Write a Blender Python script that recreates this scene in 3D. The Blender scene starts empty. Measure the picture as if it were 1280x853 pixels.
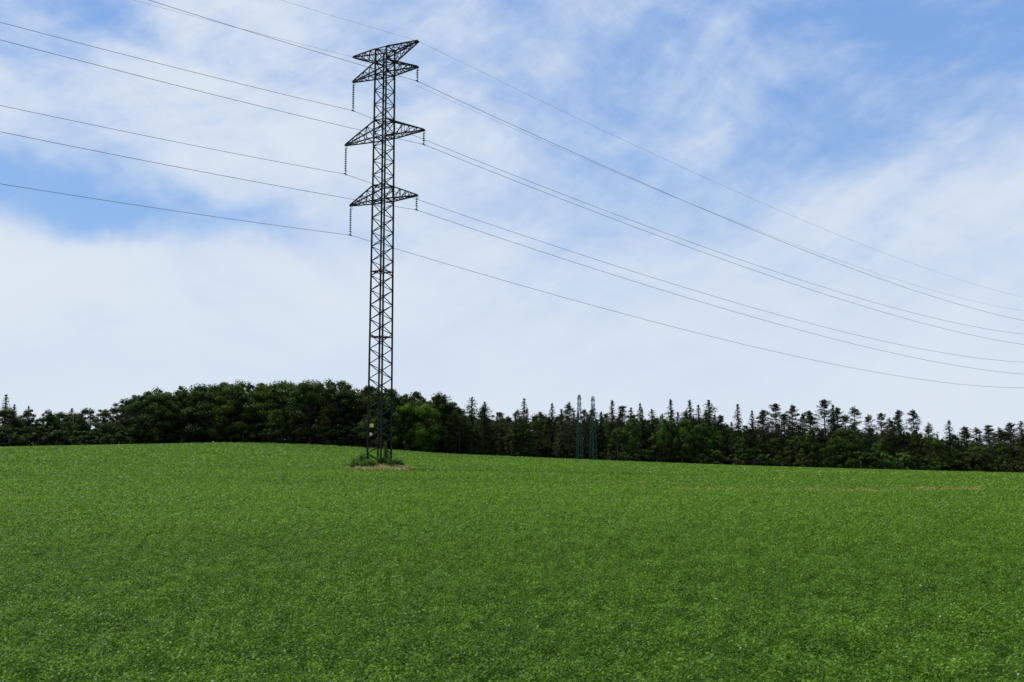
import bpy, math, random
import numpy as np
from mathutils import Vector, Matrix
random.seed(7); rng = np.random.default_rng(7)
scene = bpy.context.scene
col = scene.collection
F = 1229.0; PITCH = math.radians(6.2); EYE = 1.9
cp, sp = math.cos(PITCH), math.sin(PITCH)

def ray(px, py):
    dx = (px-640)/F; dy = (426.5-py)/F
    yy = cp-dy*sp
    return dx/yy, (sp+dy*cp)/yy      # x/y , z/y
def link(o, parent=None):
    col.objects.link(o)
    if parent: o.parent = parent
    return o
def empty(name, loc):
    e = bpy.data.objects.new(name, None); e.location = loc; e.empty_display_size = .5
    return link(e)
def tag(o, label, cat=None, group=None):
    o["label"] = label
    if cat: o["category"] = cat
    if group: o["group"] = group

# ---------------------------------------------------------------- terrain
TX,TY=-11.66,87.0
HX = np.array([-1500,-400,-200,-146,-114,-77,-50,-18,14,48,82,146,220,500,1500],float)
HZ = np.array([-1.8,-1.3,.4,1.2,2.25,3.35,2.5,.1,-1.3,-2.7,-4.1,-6.4,-8.0,-9.3,-9.3],float)
_fx = np.linspace(-1500,1500,3001); _fz = np.interp(_fx,HX,HZ)
k = np.exp(-np.linspace(-2,2,31)**2); k/=k.sum()
_fz = np.convolve(np.pad(_fz,15,mode='edge'),k,mode='valid')
def terrain(x,y):
    x=np.asarray(x,float); y=np.asarray(y,float)
    s = np.clip(y/280.0,0,1.0)
    return np.interp(x,_fx,_fz)*s + .20*np.exp(-((x-TX-.2)/2.6)**2-((y-TY)/2.0)**2)
_g = rng.random((256,256))
def vnoise(x,y):
    xi=np.floor(x).astype(int); yi=np.floor(y).astype(int); fx=x-xi; fy=y-yi
    fx=fx*fx*(3-2*fx); fy=fy*fy*(3-2*fy)
    a=_g[xi&255,yi&255];b=_g[(xi+1)&255,yi&255];c=_g[xi&255,(yi+1)&255];d=_g[(xi+1)&255,(yi+1)&255]
    return (a*(1-fx)+b*fx)*(1-fy)+(c*(1-fx)+d*fx)*fy

# ---------------------------------------------------------------- materials
def mat_new(name):
    m=bpy.data.materials.new(name); m.use_nodes=True
    nt=m.node_tree; nt.nodes.clear()
    out=nt.nodes.new("ShaderNodeOutputMaterial")
    return m,nt,out
def N(nt,t,**kw):
    n=nt.nodes.new(t)
    for k_,v in kw.items(): setattr(n,k_,v)
    return n
def simple(name,colr,rough=.6,metal=0,var=.25,scale=3,spec=.5):
    m,nt,out=mat_new(name)
    b=N(nt,"ShaderNodeBsdfPrincipled"); b.inputs["Roughness"].default_value=rough; b.inputs["Metallic"].default_value=metal
    b.inputs["Specular IOR Level"].default_value=spec
    tc=N(nt,"ShaderNodeTexCoord"); nz=N(nt,"ShaderNodeTexNoise"); nz.inputs["Scale"].default_value=scale; nz.inputs["Detail"].default_value=5
    nt.links.new(tc.outputs["Object"],nz.inputs["Vector"])
    r=N(nt,"ShaderNodeValToRGB")
    r.color_ramp.elements[0].position=.3; r.color_ramp.elements[1].position=.7
    r.color_ramp.elements[0].color=(*[c*(1-var) for c in colr],1); r.color_ramp.elements[1].color=(*[c*(1+var) for c in colr],1)
    nt.links.new(nz.outputs["Fac"],r.inputs[0]); nt.links.new(r.outputs[0],b.inputs["Base Color"])
    nt.links.new(b.outputs[0],out.inputs[0]); return m
def leaf_mat(name, c0, c1, c2, rough=.5, trans=.3, objcol=False, spec=.4, patch=0):
    m,nt,out=mat_new(name)
    at=N(nt,"ShaderNodeAttribute"); at.attribute_name="tone"
    r=N(nt,"ShaderNodeValToRGB"); e=r.color_ramp.elements
    e[0].position=0; e[0].color=(*c0,1); e[1].position=1; e[1].color=(*c2,1)
    k_=e.new(.5); k_.color=(*c1,1)
    nt.links.new(at.outputs["Fac"],r.inputs[0])
    c=r.outputs[0]
    if objcol:
        oi=N(nt,"ShaderNodeObjectInfo"); mx=N(nt,"ShaderNodeMix",data_type='RGBA',blend_type='MULTIPLY')
        mx.inputs[0].default_value=1
        nt.links.new(c,mx.inputs[6]); nt.links.new(oi.outputs["Color"],mx.inputs[7]); c=mx.outputs[2]
    b=N(nt,"ShaderNodeBsdfPrincipled"); b.inputs["Roughness"].default_value=rough
    b.inputs["Specular IOR Level"].default_value=spec
    nt.links.new(c,b.inputs["Base Color"])
    t=N(nt,"ShaderNodeBsdfTranslucent"); nt.links.new(c,t.inputs[0])
    ms=N(nt,"ShaderNodeMixShader"); ms.inputs[0].default_value=trans
    nt.links.new(b.outputs[0],ms.inputs[1]); nt.links.new(t.outputs[0],ms.inputs[2])
    nt.links.new(ms.outputs[0],out.inputs[0]); return m

# ---------------------------------------------------------------- mesh helpers
def mesh_np(name, V, Fc, mat, tone=None):
    me=bpy.data.meshes.new(name); n=len(V); m_,k_=Fc.shape
    me.vertices.add(n); me.vertices.foreach_set("co",np.ascontiguousarray(V,dtype=np.float32).ravel())
    me.loops.add(m_*k_); me.loops.foreach_set("vertex_index",np.ascontiguousarray(Fc,dtype=np.int32).ravel())
    me.polygons.add(m_); me.polygons.foreach_set("loop_start",np.arange(0,m_*k_,k_,dtype=np.int32))
    me.update(calc_edges=True)
    if tone is not None:
        a=me.attributes.new("tone",'FLOAT','FACE'); a.data.foreach_set("value",np.ascontiguousarray(tone,dtype=np.float32))
    me.materials.append(mat); return me
def rhombs(C,Nn,s,asp=.6,T=None):
    n=len(C)
    Nn=Nn/(np.linalg.norm(Nn,axis=1,keepdims=True)+1e-9)
    if T is None: T=rng.normal(size=(n,3))
    T=T-Nn*np.sum(T*Nn,axis=1,keepdims=True); T/=np.linalg.norm(T,axis=1,keepdims=True)+1e-9
    B=np.cross(Nn,T); s=np.asarray(s).reshape(-1,1)*np.ones((n,1))
    fold=Nn*s*.15
    V=np.empty((n,4,3)); V[:,0]=C-T*s; V[:,1]=C+B*s*asp+fold; V[:,2]=C+T*s; V[:,3]=C-B*s*asp+fold
    return V.reshape(-1,3), np.arange(n*4).reshape(n,4)
class Beams:
    def __init__(s): s.V=[]; s.F=[]
    def beam(s,a,b,t,t2=None):
        a=Vector(a); b=Vector(b); d=b-a
        if d.length<1e-6: return
        d.normalize(); up=Vector((0,0,1)) if abs(d.z)<.95 else Vector((1,0,0))
        x=d.cross(up).normalized(); y=x.cross(d); t2=t if t2 is None else t2
        o=len(s.V)
        for p,tt in((a,t),(b,t2)):
            for sx,sy in((-1,-1),(1,-1),(1,1),(-1,1)): s.V.append(tuple(p+x*sx*tt/2+y*sy*tt/2))
        s.F+= [(o,o+1,o+5,o+4),(o+1,o+2,o+6,o+5),(o+2,o+3,o+7,o+6),(o+3,o,o+4,o+7),(o+3,o+2,o+1,o),(o+4,o+5,o+6,o+7)]
    def tube(s,pts,rad,n=6,cap=True):
        o=len(s.V); m=len(pts); pts=[Vector(p) for p in pts]
        for i,p in enumerate(pts):
            d=(pts[min(i+1,m-1)]-pts[max(i-1,0)]).normalized()
            up=Vector((0,0,1)) if abs(d.z)<.9 else Vector((1,0,0))
            x=d.cross(up).normalized(); y=x.cross(d); r=rad[i] if hasattr(rad,'__len__') else rad
            for j in range(n):
                a=2*math.pi*j/n; s.V.append(tuple(p+x*math.cos(a)*r+y*math.sin(a)*r))
        for i in range(m-1):
            for j in range(n):
                j2=(j+1)%n; s.F.append((o+i*n+j,o+i*n+j2,o+(i+1)*n+j2,o+(i+1)*n+j))
        if cap: s.F.append(tuple(o+j for j in range(n))[::-1]); s.F.append(tuple(o+(m-1)*n+j for j in range(n)))
    def mesh(s,name,mat,smooth=False):
        me=bpy.data.meshes.new(name); me.from_pydata(s.V,[],s.F); me.materials.append(mat); me.update()
        if smooth:
            for p in me.polygons: p.use_smooth=True
        return me

# ---------------------------------------------------------------- ground
xs=np.unique(np.concatenate([np.linspace(-1500,-200,27),np.linspace(-200,220,141),np.linspace(220,1500,27),np.linspace(TX-7,TX+7,29)]))
ys=np.unique(np.concatenate([np.linspace(-120,0,13),np.linspace(0,320,129),np.linspace(320,3000,40),np.linspace(TY-6,TY+6,25)]))
X,Y=np.meshgrid(xs,ys); Z=terrain(X,Y)
V=np.stack([X,Y,Z],-1).reshape(-1,3); nx=len(xs); ny=len(ys)
i=np.arange(ny-1)[:,None]*nx+np.arange(nx-1)[None]; i=i.ravel()
Fc=np.stack([i,i+1,i+nx+1,i+nx],-1)
m,nt,out=mat_new("field_ground")
geo=N(nt,"ShaderNodeNewGeometry"); sepx=N(nt,"ShaderNodeSeparateXYZ"); nt.links.new(geo.outputs["Position"],sepx.inputs[0])
n1=N(nt,"ShaderNodeTexNoise"); n1.inputs["Scale"].default_value=5; n1.inputs["Detail"].default_value=8; n1.inputs["Roughness"].default_value=.7
nt.links.new(geo.outputs["Position"],n1.inputs["Vector"])
mp=N(nt,"ShaderNodeMapping"); mp.inputs["Scale"].default_value=(.02,.09,1); nt.links.new(geo.outputs["Position"],mp.inputs[0])
n2=N(nt,"ShaderNodeTexNoise"); n2.inputs["Scale"].default_value=1; n2.inputs["Detail"].default_value=6; nt.links.new(mp.outputs[0],n2.inputs["Vector"])
r1=N(nt,"ShaderNodeValToRGB"); r1.color_ramp.elements[0].position=.3; r1.color_ramp.elements[1].position=.7
r1.color_ramp.elements[0].color=(.022,.055,.005,1); r1.color_ramp.elements[1].color=(.062,.138,.010,1)
nt.links.new(n1.outputs["Fac"],r1.inputs[0])
r2=N(nt,"ShaderNodeValToRGB"); r2.color_ramp.elements[0].position=.35; r2.color_ramp.elements[1].position=.7
r2.color_ramp.elements[0].color=(.85,.95,.9,1); r2.color_ramp.elements[1].color=(1.25,1.1,1.0,1)
nt.links.new(n2.outputs["Fac"],r2.inputs[0])
mx=N(nt,"ShaderNodeMix",data_type='RGBA',blend_type='MULTIPLY'); mx.inputs[0].default_value=1
nt.links.new(r1.outputs[0],mx.inputs[6]); nt.links.new(r2.outputs[0],mx.inputs[7])
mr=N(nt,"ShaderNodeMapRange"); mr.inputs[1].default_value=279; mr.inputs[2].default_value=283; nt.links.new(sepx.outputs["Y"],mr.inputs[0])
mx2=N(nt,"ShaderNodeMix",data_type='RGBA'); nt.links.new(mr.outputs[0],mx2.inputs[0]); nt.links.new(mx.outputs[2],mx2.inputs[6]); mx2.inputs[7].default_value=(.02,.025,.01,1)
b=N(nt,"ShaderNodeBsdfPrincipled"); b.inputs["Roughness"].default_value=.9; b.inputs["Specular IOR Level"].default_value=.05
nt.links.new(mx2.outputs[2],b.inputs["Base Color"])
bp=N(nt,"ShaderNodeBump"); bp.inputs["Strength"].default_value=.6; bp.inputs["Distance"].default_value=.15
nt.links.new(n1.outputs["Fac"],bp.inputs["Height"]); nt.links.new(bp.outputs[0],b.inputs["Normal"])
nt.links.new(b.outputs[0],out.inputs[0])
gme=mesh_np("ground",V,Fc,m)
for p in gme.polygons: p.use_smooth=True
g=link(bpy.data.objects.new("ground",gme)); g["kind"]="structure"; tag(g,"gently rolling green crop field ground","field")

# ---------------------------------------------------------------- crop
def crop_points(r0,r1,cover,sfun):
    A=.56; edges=np.geomspace(r0,r1,30); outp=[]
    for a,b_ in zip(edges[:-1],edges[1:]):
        rm=(a+b_)/2; s=sfun(rm); area=A*(b_*b_-a*a)
        c=int(cover(rm)*area/(1.2*s*s))
        y=np.sqrt(rng.random(c)*(b_*b_-a*a)+a*a); x=(rng.random(c)*2-1)*A*y
        outp.append(np.stack([x,y],-1))
    return np.concatenate(outp)
sf=lambda r: np.maximum(.0155,.00108*r)
P=crop_points(6.4,277,lambda r: 1.5 if r<12 else (max(.5,1.5-(r-12)*.022)),sf)
cl=vnoise(P[:,0]*3,P[:,1]*3)*.30+vnoise(P[:,0]*9+50,P[:,1]*9)*.70
keep=rng.random(len(P))<(.12+1.2*cl)
d2=((P[:,0]-TX-.3)/2.5)**2+((P[:,1]-TY+.3)/2.3)**2
keep&=d2>(.6+.8*vnoise(P[:,0]*1.5,P[:,1]*1.5))
P=P[keep]; cl=cl[keep]; n=len(P); print("CROP",n)
r_=P[:,1]; s=sf(r_)*(.6+.7*rng.random(n))
big=vnoise(P[:,0]*.25+9,P[:,1]*.25)*.5+vnoise(P[:,0]*.8,P[:,1]*.8+30)*.5
hh=(.05+.34*cl)*(.85+.3*big)*np.interp(r_,[15,60,300],[1,.7,.6])
near_t=np.exp(-((P[:,0]-TX)/6)**2-((P[:,1]-TY+8)/9)**2); hh*=1-.5*near_t
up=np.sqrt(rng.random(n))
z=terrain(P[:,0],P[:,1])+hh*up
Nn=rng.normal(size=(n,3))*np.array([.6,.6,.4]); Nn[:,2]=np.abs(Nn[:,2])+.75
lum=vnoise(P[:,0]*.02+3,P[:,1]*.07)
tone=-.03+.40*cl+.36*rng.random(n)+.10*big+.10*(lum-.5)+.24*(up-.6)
streak=np.zeros(n)
for (sx_,sy_,wx,wy) in((11.5,47,3.4,1.3),(16,46,2.6,1.0),(22,50,2.8,1.1),(8,56,3,1.0),(34,110,9,2),(-112,273,6,4),(13,274,9,3),(132,274,4,2)):
    streak=np.maximum(streak,np.exp(-((P[:,0]-sx_)/wx)**2-((P[:,1]-sy_)/wy)**2))
streak*=np.where(P[:,1]>200,1.2,np.clip(vnoise(P[:,0]*1.1+70,P[:,1]*1.6)*2.0-.4,0,1))
far=np.interp(r_,[10,35,70,150,280],[.02,.06,.06,.05,.0]); tone=np.clip(tone+far,0,.90)
st=rng.random(n)<streak*.85
tone[st]=.955
sky_glint=rng.random(n)<.0016; tone[sky_glint]=1.0  # a few leaves coloured near-white to paint in sky glints
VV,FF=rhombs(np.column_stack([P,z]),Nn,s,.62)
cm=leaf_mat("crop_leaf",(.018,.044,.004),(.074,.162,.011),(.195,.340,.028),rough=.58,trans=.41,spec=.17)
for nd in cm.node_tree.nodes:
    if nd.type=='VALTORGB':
        e=nd.color_ramp.elements; e[2].position=.91; q=e.new(.955); q.color=(.34,.27,.10,1); q=e.new(.99); q.color=(.38,.43,.36,1)  # straw stop, then the painted sky-glint stop
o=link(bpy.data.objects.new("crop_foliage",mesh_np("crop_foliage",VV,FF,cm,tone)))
o["kind"]="stuff"; tag(o,"dense green clover crop covering the field","crop")

# dry grass ring at tower foot
n=5500
a=rng.random(n)*2*math.pi; q=np.sqrt(rng.random(n)); gx=TX+.35+np.cos(a)*q*3.2; gy=TY+np.sin(a)*q*2.6-.6
kk=vnoise(gx*1.3+20,gy*1.3)+.35>q; gx=gx[kk]; gy=gy[kk]; q=q[kk]; n=len(gx)
gz=terrain(gx,gy); h=.14+.28*rng.random(n)*(1.2-q)
C=np.column_stack([gx,gy,gz+h/2]); T=rng.normal(size=(n,3))*.45; T[:,2]=1
Nn=rng.normal(size=(n,3)); Nn[:,2]*=.2
VV,FF=rhombs(C,Nn,h*.9,.25,T)
dm=leaf_mat("dry_grass_blades",(.10,.17,.03),(.42,.36,.15),(.62,.52,.27),rough=.8,trans=.35,spec=.1)
o=link(bpy.data.objects.new("dry_grass",mesh_np("dry_grass",VV,FF,dm,rng.random(n))))
o["kind"]="stuff"; tag(o,"dry straw coloured grass around the pylon foot","grass")

# ---------------------------------------------------------------- tower
steel=simple("dark_green_painted_steel",(.010,.013,.008),.72,.0,.6,2,.15)
conc=simple("concrete_footing",(.25,.24,.22),.9)
insm=simple("brown_glazed_insulator",(.03,.025,.022),.4,0,.2)
alum=simple("weathered_conductor",(.13,.14,.16),.6,.2,.1)
sign_y=simple("yellow_enamel_plate",(.5,.4,.08),.5,0,.05); sign_w=simple("white_enamel_plate",(.42,.42,.36),.5,0,.05)
tz=float(terrain(TX,TY))-.05; tower=empty("transmission_tower",(TX,TY,tz)); tower.rotation_euler=(0,0,math.radians(-30))
tag(tower,"tall slim dark green steel lattice pylon with three tapered crossarms","electricity pylon")
tz_=tz; dE=EYE-1.7; HH=lambda z:z+dE-tz_
ZT=HH(38.1)
def W(z): return 1.48+(1.25-1.48)*z/ZT
def lattice(B,z0,z1,W,step,leg,br,hlv=()):
    n=int(round((z1-z0)/step)); zz=np.linspace(z0,z1,n+1)
    cor=[(-1,-1),(1,-1),(1,1),(-1,1)]
    P=lambda c,z:(c[0]*W(z)/2,c[1]*W(z)/2,z)
    for c in cor: B.beam(P(c,z0),P(c,z1),leg)
    for f in range(4):
        a,b_=cor[f],cor[(f+1)%4]
        for i in range(n):
            if (i+f)%2==0: B.beam(P(a,zz[i]),P(b_,zz[i+1]),br)
            else: B.beam(P(b_,zz[i]),P(a,zz[i+1]),br)
        for h in hlv: B.beam(P(a,h),P(b_,h),br*1.25)
    for h in hlv: B.beam(P(cor[0],h),P(cor[2],h),br); B.beam(P(cor[1],h),P(cor[3],h),br)
B=Beams()
A1,A2,A3=HH(35.7),HH(29.74),HH(23.9)
lattice(B,0,ZT,W,.66,.12,.058,(.25,6.5,11.6,A3,HH(25.26),A2,HH(31.3),A1,HH(36.9),ZT-.02,17.5))
link(bpy.data.objects.new("lattice_mast",B.mesh("lattice_mast",steel)),tower)
for sx in(-1,1):
    for sy in(-1,1):
        B=Beams(); B.beam((sx*.74,sy*.74,-.3),(sx*.74,sy*.74,.22),.40,.34)
        link(bpy.data.objects.new("footing",B.mesh("footing",conc)),tower)
def arm(zbase,ztop,half,sgn,inv=False):
    B=Beams(); n=4
    zt = zbase if not inv else ztop
    tip=Vector((sgn*half,0,zt))
    wl=W(zbase)/2; wu=W(ztop)/2
    lo=[Vector((sgn*wl,s_*wl,zbase)) for s_ in(-1,1)]; up=[Vector((sgn*wu,s_*wu,ztop)) for s_ in(-1,1)]
    tl=[tip+Vector((0,s_*.07,-.02 if inv else 0)) for s_ in(-1,1)]; tu=[tip+Vector((0,s_*.07,.08)) for s_ in(-1,1)]
    for k_ in(0,1):
        B.beam(lo[k_],tl[k_],.095); B.beam(up[k_],tu[k_],.095)
        L=lambda t:lo[k_].lerp(tl[k_],t); U=lambda t:up[k_].lerp(tu[k_],t)
        for j in range(n):
            t0,t1=j/n,(j+1)/n
            B.beam(L(t0),U(t1),.05); B.beam(U(t1),L(t1),.045)
    for A_,T_ in((lo,tl),(up,tu)):
        for j in range(n):
            t0,t1=j/n,(j+1)/n
            B.beam(A_[0].lerp(T_[0],t0),A_[1].lerp(T_[1],t1),.045)
            if j: B.beam(A_[0].lerp(T_[0],t0),A_[1].lerp(T_[1],t0),.045)
    B.beam(tip+Vector((0,-.15,0)),tip+Vector((0,.15,0)),.1)
    link(bpy.data.objects.new("crossarm",B.mesh("crossarm",steel)),tower)
for s_ in(-1,1):
    arm(HH(36.9),ZT,3.68,s_,True); arm(A1,HH(36.88),3.68,s_); arm(A2,HH(31.3),4.45,s_); arm(A3,HH(25.26),3.75,s_)
def insulator(x,z,L):
    B=Beams(); B.tube([(0,0,0),(0,0,-L)],.025)
    n=max(4,int((L-.5)/.17)); 
    for j in range(n):
        zc=-.28-j*(L-.5)/n
        B.tube([(0,0,zc),(0,0,zc-.03),(0,0,zc-.07)],[.045,.115,.10],10)
    B.tube([(-.0,-.22,-L),(0,.22,-L)],.05); B.tube([(0,0,-L+.12),(0,0,-L-.03)],.06)
    B.tube([(0,0,-.2),(.16,0,-.22),(.2,0,-.34)],.018); B.tube([(0,0,-L+.18),(.16,0,-L+.2),(.2,0,-L+.34)],.018)
    o=link(bpy.data.objects.new("insulator",B.mesh("insulator",insm)),tower); o.location=(x,0,z)
    return x,z-L
at=[]
for z,h in((A1,3.68),(A2,4.45),(A3,3.75)):
    at.append(insulator(-h+.03,z,2.75)); at.append(insulator(h-.03,z,1.3))
for (x,z,w,h_,mt,nm) in((-.25,3.75,.40,.30,sign_y,"warning_plate"),(-.32,3.0,.26,.24,sign_w,"number_plate")):
    B=Beams(); B.beam((x-w/2,-.83,z),(x+w/2,-.83,z),.03)
    B.V=[(v[0],-.83+ (v[1]+.83)*.6, z+(v[2]-z)*h_/.03) for v in B.V]
    link(bpy.data.objects.new(nm,B.mesh(nm,mt)),tower)
# ---------------------------------------------------------------- wires
R30=math.radians(-30)
def world(x,z): return Vector((TX+x*math.cos(R30),TY+x*math.sin(R30),tz+z))
attach={'L1':at[0],'R1':at[1],'L2':at[2],'R2':at[3],'L3':at[4],'R3':at[5],'EL':(-3.68,ZT+.05),'ER':(3.68,ZT+.05)}
left={'L3':(0,230),'R3':(0,165),'L2':(0,132),'R2':(0,50),'L1':(0,28),'R1':(185,0),'EL':(165,0),'ER':(350,0)}
right={'L3':485,'R3':468,'L2':453,'R2':431,'L1':418,'R1':401,'EL':389,'ER':372}
DL=Vector((-.5,-.866)); DR=Vector((.656,.755))
def hit(p0,D,tx,ty):
    u,v=ray(tx,ty); s_=(u*p0.y-p0.x)/(D.x-u*D.y); return s_,EYE+v*(p0.y+D.y*s_)-p0.z
p0=world(*attach['L3']); s1,d1=hit(p0,DR,850,411); s2,d2_=hit(p0,DR,1280,485)
bR=(d2_/s2-d1/s1)/(s2-s1); print("bR",bR)
for k_,(ax,az) in attach.items():
    p0=world(ax,az)
    pts=[]
    for D,(tx,ty),bq,smax in((DL,left[k_],.0004,110),(DR,(1280,right[k_]),bR,330)):
        s_,dz_=hit(p0,D,tx,ty); a=(dz_-bq*s_*s_)/s_
        seg=[Vector((p0.x+D.x*t,p0.y+D.y*t,p0.z+a*t+bq*t*t)) for t in np.linspace(0,smax,60)]
        if D is DL: pts=seg[::-1]
        else: pts+=seg[1:]
    th=.38 if k_[0]=='E' else .78
    rad=[th*(.014+.00012*max(0,p.y)) for p in pts]
    B=Beams(); B.tube(pts,rad,5)
    o=link(bpy.data.objects.new("power_line",B.mesh("power_line",alum)))
    tag(o,"thin earth wire running from the pylon top" if k_[0]=='E' else "long sagging conductor cable hanging from the pylon crossarm","power line","overhead power lines")

# shrubs at the foot
shm=leaf_mat("shrub_leaf",(.030,.08,.012),(.10,.19,.025),(.22,.28,.07),rough=.6,trans=.42,spec=.12)
wdm=leaf_mat("weed_leaf",(.05,.035,.012),(.10,.10,.02),(.22,.16,.06),rough=.6,trans=.35,spec=.15)
bark=simple("bark",(.05,.038,.03),.9)
def shrub(x,y,w,h,n=900,ls=.05,mt=None,lab="low leafy wild shrub growing around the pylon foot",nm="shrub",grp="shrubs at the pylon foot"):
    z=float(terrain(x,y)); e=empty(nm,(x,y,z)); tag(e,lab,"shrub" if nm=="shrub" else "weed",grp)
    C=[];Nn=[]
    B=Beams()
    for j in range(9):
        a=random.random()*6.28; rr=random.random()*w*.8; hx=h*random.uniform(.5,1)
        B.tube([(0,0,-.05),(math.cos(a)*rr*.4,math.sin(a)*rr*.4,hx*.5),(math.cos(a)*rr,math.sin(a)*rr,hx*.9)],[.3*ls,.2*ls,.1*ls],5)
        m_=n//9; c=rng.normal(size=(m_,3)); c/=np.linalg.norm(c,axis=1,keepdims=True); c*=rng.random((m_,1))**.4
        C.append(c*np.array([w*.42,w*.42,hx*.42])+np.array([math.cos(a)*rr,math.sin(a)*rr,hx*.55])); Nn.append(c+rng.normal(size=(m_,3))*.6+np.array([0,0,.4]))
    C=np.concatenate(C);Nn=np.concatenate(Nn); C[:,2]=np.maximum(C[:,2],.02)
    VV,FF=rhombs(C,Nn,ls*(1+1.2*rng.random(len(C))),.55)
    link(bpy.data.objects.new("stem",B.mesh("stem",bark)),e)
    link(bpy.data.objects.new("foliage",mesh_np("foliage",VV,FF,mt or shm,rng.random(len(C))*.8)),e)
for (dx,dy,w,h) in((-2.0,-.3,.8,1.2),(-1.3,.3,.95,1.7),(-.5,-1.1,.75,1.0),(.5,-.6,.7,1.2),(1.1,-.9,.7,1.0),(.1,.3,.8,1.5),(-1.1,-1.2,.65,.85),(1.6,.2,.65,1.1),(.55,-.55,.3,2.6),(-1.75,-.9,.65,.9)):
    shrub(TX+dx,TY+dy,w,h)
for (x,y,w,h) in((-4.75,8.85,.14,.26),(-4.5,8.6,.12,.2)):
    shrub(x,y,w,h,300,.012,wdm,"small brownish weed growing among the green crop","wild_weed","weeds in the crop")

# ---------------------------------------------------------------- distant masts
teal=simple("teal_painted_steel",(.016,.052,.046),.85,0,.2,3,.05)
for px,top,base in((724,494,572),(741,496,574)):
    D=268; u,v=ray(px,top); x=u*D; gz=float(terrain(x,D)); H=EYE+v*D-gz
    e=empty("lattice_mast_pylon",(x,D,gz)); e.rotation_euler=(0,0,math.radians(20 if px<730 else 35)); tag(e,"slender teal steel lattice mast in front of the wood","electricity pylon","distant teal lattice masts")
    B=Beams(); lattice(B,0,H,lambda z:1.45-.95*z/H,1.7,.12,.05,(H*.5,H*.8,H-.05))
    B.beam((0,0,H),(0,0,H+.4),.06)
    link(bpy.data.objects.new("mast",B.mesh("mast",teal)),e)
    for q in(.78,.86,.94):
        B=Beams(); z=H*q
        for sx in(-1,1): B.beam((0,-.2,z),(sx*.9,0,z),.06); B.beam((0,.2,z+.4),(sx*.9,0,z),.05)
        link(bpy.data.objects.new("crossarm",B.mesh("crossarm",teal)),e)

# ---------------------------------------------------------------- trees
decm=leaf_mat("broadleaf_foliage",(.011,.027,.005),(.037,.072,.012),(.105,.155,.028),rough=.65,trans=.36,objcol=True,spec=.12)
conm=leaf_mat("conifer_needles",(.010,.020,.008),(.028,.049,.016),(.064,.090,.028),rough=.7,trans=.22,objcol=True,spec=.1)
def unit(n):
    c=rng.normal(size=(n,3)); return c/np.linalg.norm(c,axis=1,keepdims=True)
def make_decid(H=17,R=5.5,lobes=54,low=.03):
    B=Beams(); th=H*.62
    B.tube([(0,0,-.6),(0,0,1),(.15,.1,th*.5),(.1,-.1,th)],[.42,.32,.24,.09],8)
    Cs=[];Ns=[];Ts=[];Ss=[]
    ph=[random.random()*6.28 for _ in range(3)]
    for j in range(lobes):
        t=random.random()**.8; 
        a=random.random()*6.283
        top=H*(1-.06*(1+math.sin(a*2+ph[0]))*.5)
        zc=H*low+ (top-H*low)*(.05+.93*t)
        env=R*(math.sin(math.pi*min(1,(.24+.76*t)**1.1*.96))**.6)*(1+.18*math.sin(2*a+ph[1])+.10*math.sin(3*a+ph[2]))
        rr=env*math.sqrt(random.uniform(.1,1))*.88
        lr=random.choice((.11,.15,.2,.26,.3))*R*random.uniform(.85,1.15)*(1.0-.25*t)
        c0=np.array([math.cos(a)*rr,math.sin(a)*rr,min(zc,H-lr*.8)])
        if random.random()<.4:
            B.tube([(0,0,min(th,c0[2]*.6)),tuple(c0*np.array([.5,.5,.8])),tuple(c0)],[.12,.08,.03],5)
        m_=int(250*(lr/1.5)**2)+60
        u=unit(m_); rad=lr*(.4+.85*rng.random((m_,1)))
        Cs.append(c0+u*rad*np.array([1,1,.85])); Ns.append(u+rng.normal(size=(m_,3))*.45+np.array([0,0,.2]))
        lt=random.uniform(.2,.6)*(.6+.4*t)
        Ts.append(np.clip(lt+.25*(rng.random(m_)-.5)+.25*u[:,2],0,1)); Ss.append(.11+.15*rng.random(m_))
    C=np.concatenate(Cs); keep=C[:,2]>.1
    T=np.concatenate(Ts);S=np.concatenate(Ss);Nn=np.concatenate(Ns)
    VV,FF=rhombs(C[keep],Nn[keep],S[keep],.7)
    return B.mesh("trunk",bark,True),mesh_np("crown",VV,FF,decm,T[keep]),H
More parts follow.
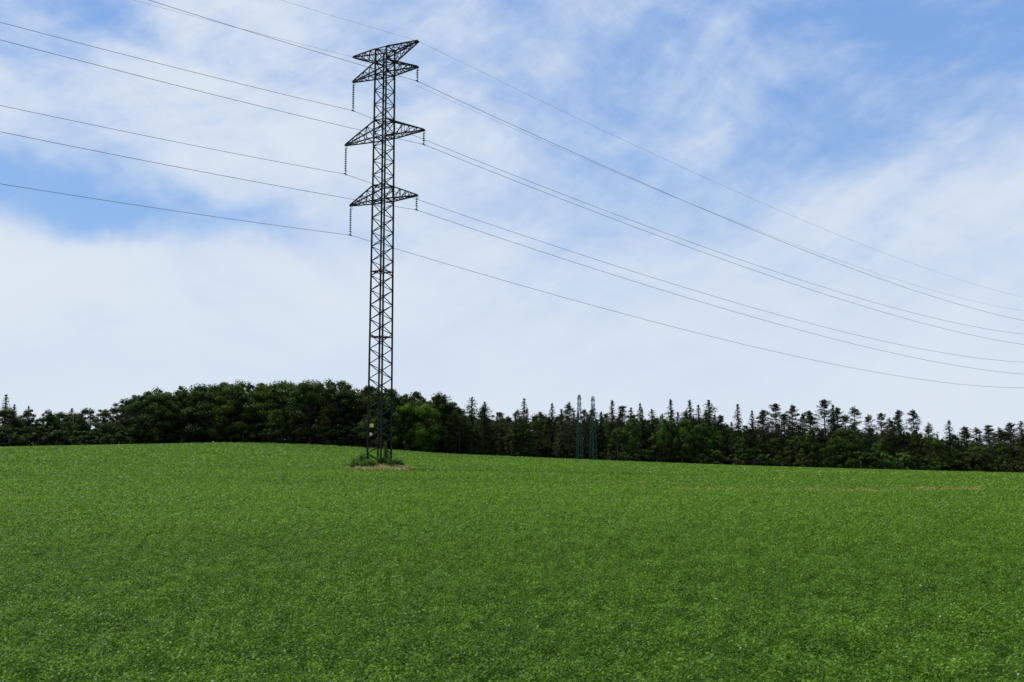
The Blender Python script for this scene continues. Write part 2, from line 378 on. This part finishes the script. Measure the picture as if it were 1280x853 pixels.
def make_spruce(H=18,R=3.4,low=.06,pw=.7):
    B=Beams(); B.tube([(0,0,-.6),(0,0,H*.5),(0,0,H)],[.28,.17,.03],7)
    C=[];Nn=[];T=[];S=[];TT=[]
    nw=44
    for w in range(nw):
        t=w/(nw-1)
        rad=R*(1-t)**pw+.3
        nb=int(8+6*(1-t)); 
        for j in range(nb):
            zc=H*(low+(1-low)*min(1,t+random.uniform(-.02,.02)))
            a=random.random()*6.283; L=rad*random.uniform(.45,1.3); ns=max(2,int(L/.32))
            tn=random.uniform(.15,.8)
            for q in range(ns):
                f=(q+.6)/ns; dr=L*f
                zz=zc-.30*dr*(1-.35*f)+random.uniform(-.15,.15)
                for kk in range(2):
                    aa=a+random.uniform(-.35,.35)*(1.1-.5*f)
                    C.append((math.cos(aa)*dr,math.sin(aa)*dr,zz+random.uniform(-.2,.15)))
                    Nn.append((random.gauss(0,.5)+.4*math.cos(aa),random.gauss(0,.5)+.4*math.sin(aa),.8))
                    TT.append((math.cos(aa)+random.gauss(0,.4),math.sin(aa)+random.gauss(0,.4),-.4)); S.append(random.uniform(.20,.36)*(1-.25*t)); T.append(min(1,max(0,tn+random.uniform(-.2,.2))))
    for j in range(24): C.append((random.gauss(0,.14),random.gauss(0,.14),H-.06*j)); Nn.append((random.gauss(0,1),random.gauss(0,1),.2)); TT.append((0,0,1)); S.append(.22); T.append(.5)
    VV,FF=rhombs(np.array(C),np.array(Nn),np.array(S),.48,np.array(TT))
    return B.mesh("trunk",bark,True),mesh_np("crown",VV,FF,conm,np.array(T)),H
def make_pine(H=19,R=3.8,low=.3,nb=110):
    B=Beams(); B.tube([(0,0,-.6),(.1,0,H*.5),(0,.05,H)],[.26,.17,.03],7)
    C=[];Nn=[];T=[];S=[]
    ph=random.random()*6.28; ph2=random.random()*6.28
    for w in range(nb):
        t=random.random()**.85; zc=H*(low+(.97-low)*t)
        a=random.random()*6.283
        env=R*(1-t**2.0)*(1+.35*math.sin(a+ph+t*5))*(.8+.3*math.sin(t*9+ph2))+.55
        L=max(.4,env*random.uniform(.35,1.25)); up=random.uniform(.05,.6)
        tip=np.array([math.cos(a)*L,math.sin(a)*L,min(H-.1,zc+L*up)])
        B.tube([(0,0,zc),tuple(tip)],[.05,.015],4)
        for q in range(2):
            c0=np.array([0,0,zc])*(1-(.6+.4*q))+tip*(.6+.4*q)
            m_=28; u=unit(m_)*(rng.random((m_,1))**.45)
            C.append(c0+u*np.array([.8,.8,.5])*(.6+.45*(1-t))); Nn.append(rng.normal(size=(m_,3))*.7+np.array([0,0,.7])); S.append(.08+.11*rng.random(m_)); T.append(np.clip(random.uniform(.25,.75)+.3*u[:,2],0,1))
    u=unit(70); C.append(u*np.array([.35,.35,.9])+np.array([0,0,H-.8])); Nn.append(u); S.append(.09+.09*rng.random(70)); T.append(np.full(70,.5))
    VV,FF=rhombs(np.concatenate(C),np.concatenate(Nn),np.concatenate(S),.5)
    return B.mesh("trunk",bark,True),mesh_np("crown",VV,FF,conm,np.concatenate(T)),H
dec=[make_decid(17,5.5),make_decid(16,6.6,66),make_decid(18,4.6,50),make_decid(15,6.2,58),make_decid(17,5.2,52),make_decid(18,5.9,70),make_decid(17,5.0,48),make_decid(16,6.0,62)]
spr=[make_spruce(18,3.4),make_spruce(19,2.8),make_spruce(17,3.9,.06,.5),make_spruce(18,3.2,.12,.6),make_spruce(18,3.6,.05,.8)]
pin=[make_pine(19,4.2,.25),make_pine(18,3.6,.22),make_pine(20,4.8,.36,110),make_pine(19,4.0,.28,100),make_pine(18,4.6,.2,130),make_pine(19,3.3,.25,90)]
bus=[make_decid(5,3.2,22,.0),make_decid(6,3.0,24,.0),make_decid(5,3.6,28,.0)]
LAB={'d':("dense dark green broadleaf tree at the field edge","broadleaf_tree"),'s':("dark narrow spruce tree rising from the wood","spruce_tree"),
     'p':("open crowned pine tree with gaps between branches","pine_tree"),'b':("low rounded green bush at the field edge","bush")}
cnt=[0]
def tree(kind,px,top,D,width=None,tint=None,label=None):
    src={'d':dec,'s':spr,'p':pin,'b':bus}[kind]; tm,cmh,H0=random.choice(src)
    u,v=ray(px,top); x=u*D; gz=float(terrain(x,D)); H=max(1.5,EYE+v*D-gz)
    nm=LAB[kind][1]; e=empty(nm,(x,D,gz)); sz=H/H0
    sxy=(width if width else random.uniform(.85,1.2))*(sz**.6)
    e.scale=(sxy,sxy*random.uniform(.85,1.15),sz); e.rotation_euler=(0,0,random.random()*6.283)
    tag(e,label or LAB[kind][0],"bush" if kind=='b' else "tree","bushes along the field edge" if kind=='b' else "trees of the wood edge")
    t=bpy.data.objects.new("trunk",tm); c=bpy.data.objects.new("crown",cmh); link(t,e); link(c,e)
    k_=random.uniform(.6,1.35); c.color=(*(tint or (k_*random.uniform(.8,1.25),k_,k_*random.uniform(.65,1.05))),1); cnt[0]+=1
PX=[-100,0,30,60,130,145,165,190,220,260,300,350,400,450,500,545,575,600,650,700,760,830,890,905,950,1000,1040,1070,1140,1170,1200,1240,1280,1380]
PT=[514,512,512,512,513,509,497,489,484,483,479,476,476,481,486,495,501,506,508,508,507,509,512,517,523,524,524,523,527,534,537,535,532,532]
prof=lambda p: float(np.interp(p,PX,PT))
J=lambda a: random.uniform(-a,a)
p=-45
while p<142: tree('d',p+J(4),prof(p)+J(4)+1,312+J(8),1.05); p+=17
tree('s',8,494,316,1.2); tree('s',36,508,318); tree('s',18,506,322); tree('s',90,511,322); tree('s',-20,506,322)
p=-40
while p<150: tree('b',p+J(4),536+J(5),298+J(4),1.5,(.7,.75,.7)); p+=19
p=160
while p<560:
    tree('d',p+J(6),prof(p)+J(4)+1,288+J(5),random.uniform(1.05,1.35)); p+=21
p=165
while p<575: tree('d',p+J(6),prof(p)+J(3)-1,303+J(4),1.2); p+=27
tree('d',403,508,283,.7,(1.9,1.15,.8),"broadleaf tree with olive brown crown at the field edge")
tree('d',530,501,279,1.05,(1.9,1.9,1.0),"brighter green broadleaf tree at the field edge"); tree('d',345,512,283,.7,(1.3,1.3,1)); tree('d',507,505,280,.9,(1.9,1.8,.9),"brighter green broadleaf tree at the field edge")
p=548
while p<925:
    tree(random.choice('sspp'),p+J(5),prof(p)+1+abs(random.gauss(0,9)),289+J(6),random.uniform(.8,1.2)); p+=11.5
p=552
while p<930: tree(random.choice('spd'),p+J(6),prof(p)+8+abs(random.gauss(0,5)),303+J(5),random.uniform(1.05,1.35)); p+=14
for q,t in((556,493),(590,497),(606,503),(655,499),(690,505),(712,502),(765,501),(778,507),(800,505),(838,500),(862,501)): tree(random.choice('ssp'),q,t,294+J(4),1.1)
p=770
while p<935: tree('d',p+J(5),prof(p)+20+J(12),280+J(3),random.uniform(.6,.9),(1.2,1.3,1)); p+=22
for q in(560,590,640): tree('d',q,532+J(6),283+J(2),.7)
p=925
while p<1300: tree('d',p+J(6),prof(p)+19+J(9),283+J(4),random.uniform(.6,.95)); p+=22
p=930
while p<1320: tree(random.choice('ppsd'),p+J(5),prof(p)+8+J(7),299+J(5),random.uniform(1.0,1.3)); p+=14
for q,t in((953,512),(969,504),(990,506),(1012,513),(1030,499),(1046,509),(1068,508),(1085,518),(1101,516),(1122,512),(1141,512),(980,517),(1056,518),(1160,528),(1003,517),(1112,522)): tree('p',q,t,291+J(4),random.uniform(.9,1.3))
for q,t in((886,501),(922,506),(873,507),(1186,526),(1276,527),(940,514),(1041,507)): tree('s',q,t,292+J(4),1.15)
for q,t in((1205,533),(1262,528),(1292,530),(1220,534),(1235,531),(1248,534)): tree('p',q,t,292+J(4),1.25)
for q in list(range(760,940,19))+list(range(940,1310,19)): tree('b',q+J(6),562+J(7)+(q-760)*.022,276+J(2),random.uniform(.7,1.3))
for q in(1112,1128,1104): tree('b',q,566+J(3),274,.8,(2.0,2.1,1.4),"light green bush at the field edge")
for q in range(146,560,20): tree('b',q+J(6),534+J(5),283+J(2),1.3,(.7,.75,.7))
print("TREES",cnt[0])
n=90000
px=rng.random(n)*1500-110; D=312+26*rng.random(n); u=(px-640)/F
x=u*D*1.005; gz=terrain(x,D); bump=vnoise(px*.06,D*.05)*10+vnoise(px*.2,D*.1+9)*6
topz=EYE+(560-(np.interp(px,PX,PT)+12+bump))/F*D
zz=gz+(topz-gz)*rng.random(n)**1.3
Nn=rng.normal(size=(n,3)); Nn[:,1]-=.3
VV,FF=rhombs(np.column_stack([x,D,zz]),Nn,.35+.4*rng.random(n),.75)
wm=leaf_mat("wood_foliage",(.010,.018,.005),(.024,.042,.011),(.055,.078,.018),rough=.7,trans=.15,spec=.1)
o=link(bpy.data.objects.new("distant_wood",mesh_np("distant_wood",VV,FF,wm,rng.random(n))))
o["kind"]="stuff"; tag(o,"deep dark green wood behind the field edge trees","wood")

# ---------------------------------------------------------------- light
az,el=math.radians(-68),math.radians(52)
sd=Vector((math.sin(az)*math.cos(el),math.cos(az)*math.cos(el),math.sin(el)))
L=bpy.data.lights.new("sun",'SUN'); L.energy=4.8; L.angle=math.radians(.5); L.color=(1,.95,.85)
lo=link(bpy.data.objects.new("sun",L)); lo.rotation_euler=sd.to_track_quat('Z','Y').to_euler()

# ---------------------------------------------------------------- world
w=bpy.data.worlds.new("World"); scene.world=w; w.use_nodes=True; nt=w.node_tree; nt.nodes.clear()
out=N(nt,"ShaderNodeOutputWorld"); bg=N(nt,"ShaderNodeBackground"); bg.inputs[1].default_value=.1; nt.links.new(bg.outputs[0],out.inputs[0])
sky=N(nt,"ShaderNodeTexSky"); sky.sky_type='NISHITA'; sky.sun_disc=False; sky.sun_elevation=el; sky.sun_rotation=az; sky.dust_density=.6; sky.ozone_density=2.0
tc=N(nt,"ShaderNodeTexCoord"); dirv=tc.outputs["Generated"]
def lk(v,s):
    if isinstance(v,bpy.types.NodeSocket): nt.links.new(v,s)
    else: s.default_value=v
def M(op,a,b=0.0,c=None,clamp=False):
    n=N(nt,"ShaderNodeMath",operation=op); n.use_clamp=clamp; lk(a,n.inputs[0]); lk(b,n.inputs[1])
    if c is not None: lk(c,n.inputs[2])
    return n.outputs[0]
def VM(op,a,b):
    n=N(nt,"ShaderNodeVectorMath",operation=op); lk(a,n.inputs[0]); lk(b,n.inputs[1]); return n.outputs["Value"] if op=='DOT_PRODUCT' else n.outputs[0]
def MR(v,a,b,c,d,st='LINEAR'):
    n=N(nt,"ShaderNodeMapRange",interpolation_type=st); lk(v,n.inputs[0]); 
    for i_,q in enumerate((a,b,c,d)): n.inputs[i_+1].default_value=q
    return n.outputs[0]
sp3=N(nt,"ShaderNodeSeparateXYZ"); nt.links.new(dirv,sp3.inputs[0]); dz=sp3.outputs[2]
wn=N(nt,"ShaderNodeTexNoise"); wn.inputs["Scale"].default_value=6; wn.inputs["Detail"].default_value=6; wn.inputs["Roughness"].default_value=.55; nt.links.new(dirv,wn.inputs["Vector"])
wv=VM('MULTIPLY',VM('SUBTRACT',wn.outputs["Color"],(.5,.5,.5)),(.24,.0,.14)); dw=VM('ADD',dirv,wv)
sw=N(nt,"ShaderNodeTexNoise"); sw.inputs["Scale"].default_value=2.6; sw.inputs["Detail"].default_value=2; nt.links.new(dirv,sw.inputs["Vector"])
ds=VM('ADD',dirv,VM('MULTIPLY',VM('SUBTRACT',sw.outputs["Color"],(.5,.5,.5)),(.16,.1,.16)))
def patch(px,py,sx,sz,amp):
    u,v=ray(px,py); c=Vector((u,1,v)).normalized()
    d=VM('MULTIPLY',VM('SUBTRACT',dw,tuple(c)),(F/sx,1.5,F/sz))
    return M('MULTIPLY',M('EXPONENT',M('MULTIPLY',VM('DOT_PRODUCT',d,d),-.5)),amp)
patches=[(1190,15,240,75,.55),(960,40,110,60,.18),(175,264,105,22,.95),(60,212,70,24,.6),(80,22,120,26,.6),(720,170,150,80,.22),(620,50,90,50,.12),(1130,170,120,30,.2),(860,250,150,40,.18),(1200,330,120,20,.12),
         (60,340,220,50,-.45),(330,140,170,75,-.2),(1180,250,190,34,-.2),(870,80,70,45,-.22),(330,40,120,40,-.15),(1080,120,120,30,-.1)]
S_=0.56
for p_ in patches: S_=M('SUBTRACT',S_,patch(*p_))
def noise(scale,rot,scl,detail,rough,dist,off=0):
    mp0=N(nt,"ShaderNodeMapping"); mp0.inputs["Rotation"].default_value=(0,rot,0); mp0.inputs["Location"].default_value=(off,0,off*.7); nt.links.new(ds,mp0.inputs[0])
    mp=N(nt,"ShaderNodeMapping"); mp.inputs["Scale"].default_value=scl; nt.links.new(mp0.outputs[0],mp.inputs[0])
    n=N(nt,"ShaderNodeTexNoise"); n.inputs["Scale"].default_value=scale; n.inputs["Detail"].default_value=detail; n.inputs["Roughness"].default_value=rough; n.inputs["Distortion"].default_value=dist
    nt.links.new(mp.outputs[0],n.inputs["Vector"]); return n.outputs["Fac"]
nA=noise(3.2,math.radians(15),(1,1,1.8),5,.5,.1)
nB=noise(6,math.radians(26),(.75,1,2.6),9,.60,.12,3)
nC=noise(24,math.radians(5),(.8,1,1.9),8,.64,.2,7)
nD=noise(10,math.radians(-22),(.85,1,2.2),9,.62,.2,11)
fade=MR(dz,.06,.34,.20,1.0)
det=M('ADD',M('ADD',M('MULTIPLY',M('SUBTRACT',nB,.5),1.5),M('MULTIPLY',M('SUBTRACT',nD,.5),1.1)),M('MULTIPLY',M('SUBTRACT',nC,.5),.6))
S_=M('ADD',S_,M('MULTIPLY',M('SUBTRACT',nA,.5),.8))
S_=M('ADD',S_,M('MULTIPLY',det,fade))
S_=M('ADD',S_,MR(dz,.02,.26,.42,0))
cov=MR(S_,-.22,1.0,.05,.95,'SMOOTHSTEP')
bl=N(nt,"ShaderNodeMix",data_type='RGBA'); nt.links.new(MR(dz,.12,.45,0,1),bl.inputs[0]); bl.inputs[6].default_value=(2.8,5.1,8.9,1); bl.inputs[7].default_value=(1.8,3.8,8.2,1)
tint=N(nt,"ShaderNodeMix",data_type='RGBA'); tint.inputs[0].default_value=.8; nt.links.new(sky.outputs[0],tint.inputs[6]); nt.links.new(bl.outputs[2],tint.inputs[7])
cc=N(nt,"ShaderNodeMix",data_type='RGBA'); nt.links.new(MR(S_,.5,1.4,0,1),cc.inputs[0]); cc.inputs[6].default_value=(6.6,7.5,8.9,1); cc.inputs[7].default_value=(7.8,8.35,9.0,1)
mxs=N(nt,"ShaderNodeMix",data_type='RGBA'); nt.links.new(cov,mxs.inputs[0]); nt.links.new(tint.outputs[2],mxs.inputs[6]); nt.links.new(cc.outputs[2],mxs.inputs[7])
nt.links.new(mxs.outputs[2],bg.inputs[0])

scene.view_settings.view_transform='Standard'; scene.view_settings.look='None'; scene.view_settings.exposure=0
cam=bpy.data.cameras.new("camera"); cam.sensor_width=36; cam.lens=36*F/1280; cam.clip_end=6000; cam.clip_start=.1
co=link(bpy.data.objects.new("camera",cam)); co.location=(0,0,EYE); co.rotation_euler=(math.pi/2+PITCH,0,0); scene.camera=co
